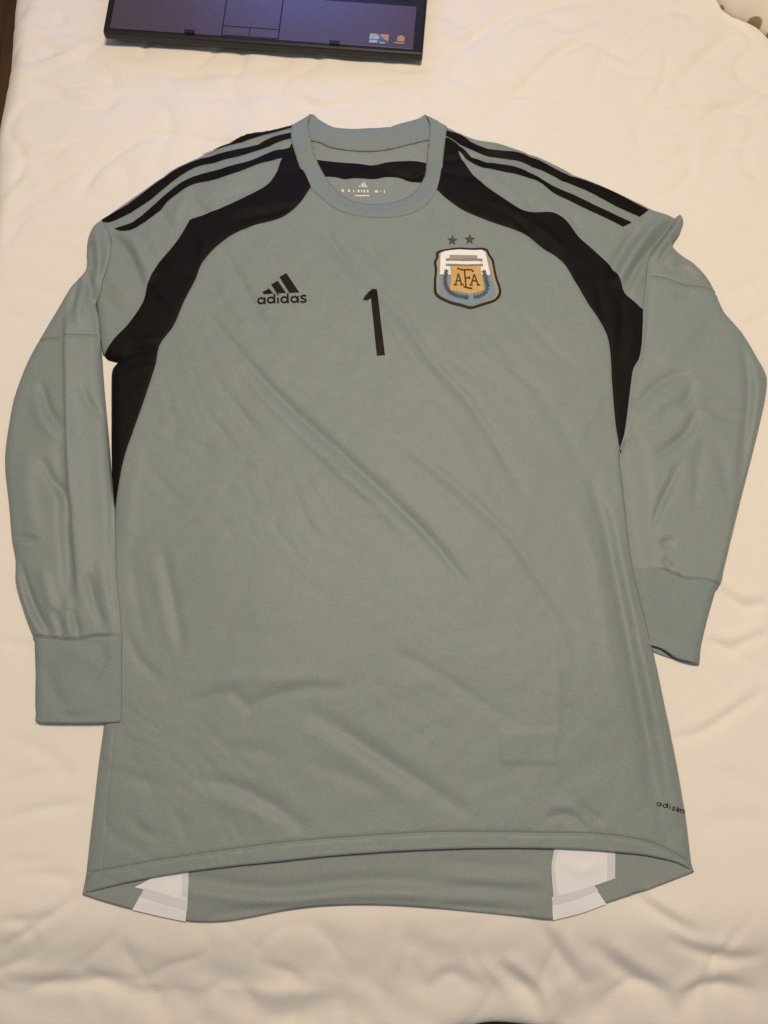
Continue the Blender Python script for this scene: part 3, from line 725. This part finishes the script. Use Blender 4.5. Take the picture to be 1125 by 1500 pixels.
SFR = Folds([
    ([(995, 322), (980, 340), (966, 362), (956, 382)], 3.0, 6), ([(990, 352), (976, 366), (962, 388)], -2.2, 5), ([(985, 362), (1004, 378), (990, 396), (970, 396)], -2.2, 6), ([(1000, 384), (1016, 396), (1028, 410)], 1.2, 7),
    ([(1006, 380), (996, 392), (980, 398)], 1.0, 5), ([(985, 430), (1000, 434), (1016, 430)], -1.0, 5), ([(1010, 548), (985, 552), (960, 566), (930, 600)], -1.6, 6), ([(1000, 570), (970, 592), (940, 622)], 1.1, 7),
    ([(1012, 560), (1010, 580), (996, 598)], -1.2, 5), ([(1020, 600), (1008, 630), (990, 648), (962, 668)], -1.9, 6), ([(1010, 600), (990, 625), (960, 645)], 1.0, 7), ([(1030, 590), (1060, 610), (1090, 606)], -1.0, 9),
    ([(1086, 500), (1096, 560), (1092, 640), (1080, 720)], -1.7, 6), ([(1100, 530), (1108, 580), (1098, 660)], 1.0, 6), ([(995, 680), (978, 715), (962, 748), (948, 795)], -2.2, 6), ([(1012, 690), (996, 740), (985, 790)], 1.3, 8),
    ([(980, 690), (956, 730), (940, 780)], 1.0, 8), ([(1066, 752), (1052, 780), (1034, 812), (1014, 846)], 3.0, 5, 'p'), ([(1030, 640), (1020, 700), (1010, 760)], -1.0, 9), ([(1040, 700), (1050, 740), (1040, 790)], 0.8, 9),
    ([(948, 800), (952, 815), (946, 832)], -1.8, 4), ([(962, 790), (972, 800), (980, 790), (984, 806)], -1.7, 4), ([(970, 815), (976, 826), (990, 836)], -1.6, 4), ([(960, 812), (964, 824), (964, 834)], 1.2, 4),
    ([(936, 862), (960, 858), (985, 880)], -1.6, 5), ([(945, 868), (962, 878), (960, 900)], 1.3, 6), ([(940, 880), (948, 910), (956, 940)], -1.2, 5), ([(960, 530), (1000, 500), (1030, 470)], 0.8, 12),
    ([(1040, 640), (1060, 690), (1056, 740)], -0.8, 10),
], ka=1.95, ks=0.85)
gR = groove([seamR], 2.8, 1.0); gRc = groove([cuffR], 2.8, 1.2)
def sleeveR_h(p):
    low = smooth((G([(920, 560)])[0, 1] - p[:, 1]) / 0.08)            # thins out towards the cuff, where the body covers it
    di = polydist(p, SR_B)[0]
    own = layer(p, SR_E, 0.0085, 0.011, 0.0012, SFR, 9.7) + gR(p) + gRc(p)
    q = quilt_h(p)
    cap = q + 0.0030 + 0.0065 * smooth((di - 0.004) / 0.03)
    own = own * (1 - low) + np.minimum(own, cap) * low
    own = own + 0.003 * (1 - smooth((G([(920, 480)])[0, 1] - p[:, 1] + 0.12) / 0.12)) * smooth((own - q) / 0.006)
    under = front_h(p) + 0.0016
    over = soft_over(own, under)
    k = smooth((p[:, 1] - G([(912, 672)])[0, 1]) / 0.018)
    return own * (1 - k) + over * k
SR_B = G(np.array([(909, 664), (912, 700), (916, 740), (921, 790), (927, 830), (934, 862), (944, 900), (955, 940), (966, 990)], float))
sr = panel('sleeve', sr_in + [(930, 836), (964, 836), (986, 843), (1003, 851), (1022, 851), (1039, 854)] + sr_out, sleeveR_h, M['jersey'], shirt, rim=True, sp=3.0, lines=[seamR, cuffR])
cuffR_poly = [(913, 834), (940, 832), (964, 833), (986, 840), (1003, 848), (1022, 848), (1039, 851), (1055, 859), (1050, 866), (1039, 904), (1029, 946), (1025.5, 974), (1010, 970), (994, 966), (984, 961), (972, 952), (960, 947), (950, 945), (938, 942)]
def cuffR_h(p):
    own = layer(p, SR_E, 0.0085, 0.011, 0.0012, SFR, 9.7) + gRc(p)
    di = polydist(p, SR_B)[0]
    cap = quilt_h(p) + 0.0030 + 0.0065 * smooth((di - 0.004) / 0.03)
    own = np.minimum(own, cap)
    own = own + 0.004 * np.exp(-(polydist(p, G([(950, 945), (962, 948), (976, 955)]))[0] / 0.008)**2)
    return own
panel('cuff', cuffR_poly, cuffR_h, M['rib'], sr, rim=True, sp=2.8, off=0.0004, lines=[cuffR])
panel('cuff_lining', [(938, 930), (970, 930), (1000, 950), (1022, 972), (994, 967.5), (972, 961), (953, 953), (944, 946)], lambda p: quilt_h(p) + 0.0016, M['inside'], sr, sp=3, thick=0.0008, z=0.002)

# ---- prints on the chest
P1 = 0.0005
def pp(name, poly, m, parent, off, corner=25, sp=2.6, step=2.0):
    return panel(name, poly, fh, m, parent, sp=sp, off=off, thick=0, corner=corner, step=step)
pp('number', [(532, 443), (534, 439), (545, 426), (552, 425), (564, 523), (552, 523.6), (543.6, 441), (538, 444)], M['print'], shirt, P1)

logo = pp('brand_logo', [(410, 408.8), (420, 403), (439, 431.4), (424.5, 431.9)], M['print'], shirt, P1)
pp('logo_bar', [(385.3, 430.2), (394.8, 425), (401.3, 432.6), (387, 433.4)], M['print'], logo, P1)
pp('logo_bar', [(398, 419.4), (407.6, 414.2), (419.8, 432.1), (406, 432.7)], M['print'], logo, P1)
def lz(x, y): return (370 + x / 12.5, 395 + y / 12.5)
def ring(cx, cy, rx, ry, n=12): return tuple(lz(cx + rx * math.cos(2 * math.pi * i / n), cy + ry * math.sin(2 * math.pi * i / n)) for i in range(n))
letters = [
    [ring(168, 600, 58, 50), [lz(232, 540), lz(236, 664)]],
    [ring(345, 592, 58, 50), [lz(408, 478), lz(414, 656)]],
    [[lz(474, 545), lz(476, 655)], [lz(472, 480), lz(473, 505)]],
    [ring(590, 586, 58, 50), [lz(652, 470), lz(657, 652)]],
    [ring(772, 580, 58, 50), [lz(836, 522), lz(842, 645)]],
    [[lz(988, 520), lz(940, 508), lz(892, 528), lz(905, 560), (lz(945, 570)), lz(984, 590), lz(975, 622), lz(930, 632), lz(880, 618)]],
]
for lt in letters:
    join_strips('logo_letter', lt, 2.7, fh, M['print'], logo, P1)

# small wordmark by the right hem, running over the side
small = [
    [tuple((965 + 2.6 * math.cos(a), 1178 + 2.6 * math.sin(a)) for a in np.linspace(0, 2 * math.pi, 8, endpoint=False)), [(968, 1176), (968.3, 1181.5)]],
    [tuple((973.6 + 2.6 * math.cos(a), 1180.3 + 2.6 * math.sin(a)) for a in np.linspace(0, 2 * math.pi, 8, endpoint=False)), [(977, 1175.5), (976.8, 1183.5)]],
    [[(980.3, 1179.6), (980.0, 1185)], [(980.5, 1176.6), (980.5, 1177.8)]],
    [[(983, 1181), (987.6, 1182.3), (982.8, 1185.6), (987.4, 1187)]],
    [[(989.6, 1185.4), (994, 1186.4), (993, 1182.9), (990, 1183.2), (989.6, 1186.6), (993.4, 1188.8)]],
    [[(996.2, 1184.4), (996, 1190)], [(996.2, 1186.2), (998.8, 1185.2)]],
    [tuple((1002 + 1.9 * math.cos(a), 1188.4 + 2.7 * math.sin(a)) for a in np.linspace(0, 2 * math.pi, 8, endpoint=False))],
]
wm = None
for lt in small:
    o = join_strips('wordmark' if wm is None else 'wordmark_letter', lt, 1.35, fh, M['print'], shirt if wm is None else wm, P1)
    if wm is None: wm = o

# stars and crest
def bz(x, y): return (610 + x / 7.5, 330 + y / 7.5)
def star(cx, cy, r, rot):
    return [bz(cx + (r if i % 2 == 0 else r * 0.42) * math.sin(rot + i * math.pi / 5), cy - (r if i % 2 == 0 else r * 0.42) * math.cos(rot + i * math.pi / 5)) for i in range(10)]
pp('star', star(391, 183, 62, 0.06), M['star'], shirt, P1)
pp('star', star(582, 173, 62, 0.02), M['star'], shirt, P1)
def pz(l): return [bz(*q) for q in l]
crest = panel('crest', pz([(212, 322), (250, 300), (300, 288), (450, 266), (580, 270), (720, 265), (780, 288), (802, 340), (842, 398), (856, 470), (884, 600), (924, 720), (918, 795), (862, 852), (720, 902), (590, 938), (500, 914), (350, 877), (250, 828), (196, 772), (190, 650), (200, 500), (190, 430), (214, 370)]),
              fh, M['c_border'], shirt, sp=2.4, off=0.0011, thick=0.0009, corner=50, step=1.6)
def cr(name, poly, m, off, corner=35): return panel(name, pz(poly), fh, m, crest, sp=2.4, off=off, thick=0, corner=corner, step=1.6)
cr('gold_edging', [(240, 340), (262, 322), (310, 306), (450, 288), (580, 291), (716, 288), (764, 306), (782, 352), (818, 410), (832, 478), (860, 606), (896, 722), (890, 782), (850, 832), (712, 878), (590, 912), (505, 890), (356, 853), (264, 808), (220, 762), (216, 650), (226, 500), (216, 434), (238, 384)], M['c_tan'], 0.0014)
cr('white_field', [(262, 338), (310, 310), (450, 292), (580, 294), (716, 291), (752, 318), (772, 400), (806, 568), (254, 568)], M['c_white'], 0.0017, 30)
cr('blue_field', [(254, 566), (807, 566), (842, 660), (858, 740), (852, 808), (700, 868), (590, 906), (508, 886), (362, 850), (274, 806), (250, 760)], M['c_blue'], 0.00185, 30)
cr('bar', [(360, 352), (666, 352), (668, 386), (358, 386)], M['c_tan'], 0.0020, 10)
cr('bar', [(320, 392), (722, 386), (724, 418), (320, 420)], M['c_grey'], 0.0021, 10)
cr('bar', [(354, 420), (690, 416), (694, 450), (354, 452)], M['c_white'], 0.0022, 10)
cr('bar', [(318, 450), (726, 444), (730, 472), (318, 474)], M['c_grey'], 0.0021, 10)
cr('gold_shield', [(366, 476), (700, 472), (716, 600), (742, 738), (640, 762), (580, 782), (520, 764), (362, 742), (372, 600)], M['c_gold'], 0.0021, 30)
def laurel(path, flip):
    """one branch of the wreath: a stem with small pointed leaves on both sides"""
    c = catmull(path, step=30)
    V, Fc = [], []
    for k in range(len(c) - 1):
        u = c[k + 1] - c[k]; u = u / np.linalg.norm(u)
        for sgn in (-1, 0, 1):
            a = math.atan2(u[1], u[0]) + math.pi + sgn * 0.75
            d = np.array([math.cos(a), math.sin(a)]); q = np.array([-d[1], d[0]])
            L_ = 44 - 5 * abs(sgn)
            b = len(V)
            V += [c[k], c[k] + d * L_ * .45 + q * 9, c[k] + d * L_, c[k] + d * L_ * .45 - q * 9]
            Fc.append((b, b + 1, b + 2, b + 3))
    W_ = G(pz(V)); H = fh(W_) + 0.0023 + (np.arange(len(W_)) // 4) * 0.000012
    mesh_obj('laurel_branch', np.column_stack([W_, H]), Fc, M['c_leaf'], crest)
laurel([(322, 545), (312, 620), (325, 700), (372, 765), (450, 800), (545, 818), (590, 836)], 1)
laurel([(742, 545), (762, 620), (772, 700), (744, 765), (690, 800), (625, 818), (590, 836)], -1)
def cl(lines, w=2.1): join_strips('crest_letter', [[bz(*q) for q in l] for l in lines], w, fh, M['c_letter'], crest, 0.0024)
cl([[(424, 680), (458, 556)], [(458, 556), (492, 680)], [(430, 636), (486, 636)], [(404, 682), (444, 680)], [(474, 682), (514, 680)]])
cl([[(524, 520), (530, 600), (540, 700)], [(442, 497), (490, 514), (550, 512), (600, 512), (622, 534)], [(535, 606), (578, 600)], [(576, 588), (580, 618)], [(512, 700), (555, 712), (608, 720)]], 2.3)
cl([[(596, 680), (630, 560)], [(630, 560), (674, 680)], [(604, 636), (662, 636)], [(578, 682), (614, 680)], [(656, 682), (694, 680)]])

# ------------------------------------------------------------------ laptop
ZT = 0.021
A = G([(150, 47)], ZT)[0]; B = G([(619, 80)], ZT)[0]
uu = (B - A) / np.linalg.norm(B - A); vv_ = np.array([-uu[1], uu[0]]); W = np.linalg.norm(B - A)
laptop = empty('laptop', (float((A + B)[0] / 2), float((A + B)[1] / 2), 0.004))
laptop.rotation_euler = (0, 0, math.atan2(uu[1], uu[0]))
tag(laptop, 'open black laptop with violet-grey palm rest at the head end of the quilt', 'laptop')
import bmesh
def lbox(name, x0, x1, y0, y1, z0, z1, m, parent, bev=0.0, rot=None):
    bm = bmesh.new()
    bmesh.ops.create_cube(bm, size=1)
    for q in bm.verts:
        q.co = Vector(((x0 + x1) / 2 + q.co.x * (x1 - x0), (y0 + y1) / 2 + q.co.y * (y1 - y0), (z0 + z1) / 2 + q.co.z * (z1 - z0)))
    if bev: bmesh.ops.bevel(bm, geom=bm.edges[:], offset=bev, segments=2, affect='EDGES', profile=0.6)
    me = bpy.data.meshes.new(name); bm.to_mesh(me); bm.free()
    me.materials.append(m)
    o = bpy.data.objects.new(name, me); C.objects.link(o); o.parent = parent
    return o
DPT = 0.255; hz = ZT - 0.004
lbox('base', -W / 2, W / 2, 0, DPT, hz - 0.0115, hz, M['lap'], laptop, 0.0025)
lbox('underside', -W / 2 + 0.008, W / 2 - 0.008, 0.008, DPT - 0.01, -0.004, hz - 0.011, M['lap'], laptop, 0.002)
inv = np.array([[uu[0], uu[1]], [vv_[0], vv_[1]]])
ctr = (A + B) / 2
def loc(p, z=ZT): return (inv @ (G([p], z)[0] - ctr))
pl = loc((161, 42)); pr = loc((605, 72)); pt = loc((608, 10))
palm = lbox('palm_rest', pl[0], pr[0], (pl[1] + pr[1]) / 2, pt[1], hz - 0.004, hz + 0.0006, M['palm'], laptop, 0.0004)
y0 = (pl[1] + pr[1]) / 2; y1 = pt[1]
tl = loc((327, 35)); tr = loc((410, 40)); tm = loc((367, 38))
tb = loc((329, 39))[1]
zt = hz + 0.0006
# touchpad and its two buttons, divided by dark grooves
lbox('touchpad', tl[0] + .0008, tr[0] - .0008, tb + 0.0008, y1 - 0.003, zt - 0.001, zt + 0.0005, M['palm'], laptop, 0.0002)
lbox('touchpad_button', tl[0] + .0008, tm[0] - .0005, y0 + 0.0015, tb - .0006, zt - 0.001, zt + 0.0005, M['palm'], laptop, 0.0002)
lbox('touchpad_button', tm[0] + .0005, tr[0] - .0008, y0 + 0.0015, tb - .0006, zt - 0.001, zt + 0.0005, M['palm'], laptop, 0.0002)
lbox('touchpad_groove', tl[0] - .0006, tr[0] + .0006, y0 + 0.0003, y1 - 0.0012, zt - 0.001, zt + 0.0002, M['groove'], laptop)
for p in ((278, 47.5), (490, 63.5)):
    q = loc(p)
    lbox('rubber_bumper', q[0] - 0.006, q[0] + 0.006, q[1] - 0.002, q[1] + 0.0022, zt - 0.001, zt + 0.0016, M['lap'], laptop, 0.0005)
q = loc((555, 57.5))
st = lbox('sticker', q[0] - 0.011, q[0] + 0.011, q[1] - 0.0065, q[1] + 0.0065, zt - 0.0005, zt + 0.0003, M['st_b'], laptop)
def ltri(name, pts, z, m, parent):
    mesh_obj(name, [(q[0] + a, q[1] + b, z) for a, b in pts], [tuple(range(len(pts)))], m, parent, False)
ltri('sticker_mark', [(-0.011, -0.001), (-0.001, -0.001), (0.001, 0.002), (-0.003, 0.0062), (-0.0105, 0.0062)], zt + 0.0005, M['st_w'], st)
ltri('sticker_mark', [(-0.011, -0.0062), (-0.002, -0.0062), (-0.0015, -0.0022), (-0.011, -0.0022)], zt + 0.0005, M['st_w'], st)
ltri('sticker_mark', [(0.0, 0.0064), (0.003, 0.002), (0.011, -0.003), (0.011, 0.0064)], zt + 0.0005, M['st_o'], st)
ltri('sticker_mark', [(0.001, -0.0062), (0.0075, -0.0062), (0.0075, -0.0045), (0.001, -0.0045)], zt + 0.0005, M['st_w'], st)
q = loc((587, 58.5))
st2 = lbox('sticker', q[0] - 0.008, q[0] + 0.008, q[1] - 0.0065, q[1] + 0.0065, zt - 0.0005, zt + 0.0003, M['palm'], laptop)
ltri('sticker_mark', [(-0.004, -0.003), (0.004, -0.003), (0.0046, 0.003), (0.001, 0.0058), (-0.004, 0.004)], zt + 0.0005, M['st_o'], st2)
ltri('sticker_mark', [(-0.0075, -0.006), (0.0045, -0.006), (0.0045, -0.0045), (-0.0075, -0.0045)], zt + 0.0005, M['c_tan'], st2)
# keyboard, just out of the picture
kx0, kx1, ky0, ky1 = -W / 2 + 0.018, W / 2 - 0.018, y1 + 0.010, y1 + 0.118
key = None
for r in range(6):
    for c_ in range(15):
        x = kx0 + (kx1 - kx0) * c_ / 15; y = ky0 + (ky1 - ky0) * r / 6
        if key is None:
            key = lbox('key', 0, (kx1 - kx0) / 15 - 0.003, 0, (ky1 - ky0) / 6 - 0.003, 0, 0.003, M['key'], laptop, 0.0006); k = key
        else:
            k = key.copy(); C.objects.link(k); k.parent = laptop
        k.location = (x, y, hz - 0.0005)
# lid, opened past upright, the lit screen in it
lid = lbox('lid', -W / 2, W / 2, -0.004, 0.004, 0, 0.26, M['lap'], laptop, 0.002)
lid.location = (0, DPT - 0.004, hz); lid.rotation_euler = (math.radians(-8), 0, 0)
ms = bpy.data.materials.new('lit_screen'); ms.use_nodes = True
ps = ms.node_tree.nodes['Principled BSDF']
ps.inputs['Base Color'].default_value = (0.02, 0.02, 0.03, 1)
ps.inputs['Emission Color'].default_value = (0.22, 0.30, 1.0, 1)
ps.inputs['Emission Strength'].default_value = 5.6
sn = ms.node_tree.nodes; sl_ = ms.node_tree.links
stc = sn.new('ShaderNodeTexCoord'); sgr = sn.new('ShaderNodeTexGradient'); sgr.gradient_type = 'SPHERICAL'
smp = sn.new('ShaderNodeMapping'); smp.inputs['Scale'].default_value = (5.0, 1, 3.2); smp.inputs['Location'].default_value = (0.0, 0, -0.75)
srp = sn.new('ShaderNodeValToRGB')
srp.color_ramp.elements[0].color = (0.10, 0.055, 0.16, 1); srp.color_ramp.elements[1].color = (0.12, 0.32, 1.0, 1)
sl_.new(stc.outputs['Object'], smp.inputs['Vector']); sl_.new(smp.outputs['Vector'], sgr.inputs['Vector'])
sl_.new(sgr.outputs['Fac'], srp.inputs['Fac']); sl_.new(srp.outputs['Color'], ps.inputs['Emission Color'])
lbox('screen', -W / 2 + 0.015, W / 2 - 0.015, -0.0052, -0.0042, 0.02, 0.248, ms, lid)

# ------------------------------------------------------------------ patterned pillow at the top right corner
def pillow_mat():
    m = mat('leaf_print_cotton', (0.72, 0.64, 0.54), 0.8, 0.1, 0, 1, 0.2, 900)
    nt = m.node_tree; N = nt.nodes; L = nt.links
    tc = N.new('ShaderNodeTexCoord'); mp = N.new('ShaderNodeMapping'); mp.inputs['Scale'].default_value = (36, 52, 36); mp.inputs['Rotation'].default_value = (0, 0, 0.6)
    vo = N.new('ShaderNodeTexVoronoi'); vo.inputs['Scale'].default_value = 1.0
    rp = N.new('ShaderNodeValToRGB'); rp.color_ramp.elements[0].position = 0.33; rp.color_ramp.elements[1].position = 0.40
    rp.color_ramp.elements[0].color = (0.30, 0.21, 0.10, 1); rp.color_ramp.elements[1].color = (0.78, 0.70, 0.60, 1)
    L.new(tc.outputs['Object'], mp.inputs['Vector']); L.new(mp.outputs['Vector'], vo.inputs['Vector'])
    L.new(vo.outputs['Distance'], rp.inputs['Fac']); L.new(rp.outputs['Color'], N['Principled BSDF'].inputs['Base Color'])
    return m
pc = G([(1083, 0), (1125, 37)], 0.02)
mid = pc.mean(0)
NU, NV = 96, 40
V = []
a_, b_, hgt = 0.34, 0.24, 0.06
for j in range(NV + 1):
    ph = -math.pi / 2 + math.pi * j / NV
    for i in range(NU):
        th = 2 * math.pi * i / NU
        cx_ = math.copysign(abs(math.cos(th))**0.42, math.cos(th)); sy_ = math.copysign(abs(math.sin(th))**0.42, math.sin(th))
        r = math.cos(ph)**0.75 if abs(math.cos(ph)) > 1e-9 else 0
        wob = 1 + 0.012 * math.sin(9 * th + 1) + 0.008 * math.sin(17 * th)
        V.append((a_ * r * cx_ * wob, b_ * r * sy_ * wob, hgt * 1.3 * math.sin(ph) * (1.0 if ph > 0 else 0.12) + hgt * 0.16))
Fq = [(j * NU + i, j * NU + (i + 1) % NU, (j + 1) * NU + (i + 1) % NU, (j + 1) * NU + i) for j in range(NV) for i in range(NU)]
pil = mesh_obj('pillow', V, Fq, pillow_mat())
k45 = 0.5**(0.21)
pil.location = (mid[0] + a_ * k45 * 1.0 - 0.004, mid[1] + b_ * k45 * 1.0 - 0.004, -0.006)
tag(pil, 'cream pillow with brown leaf print at the top right corner of the quilt', 'pillow')
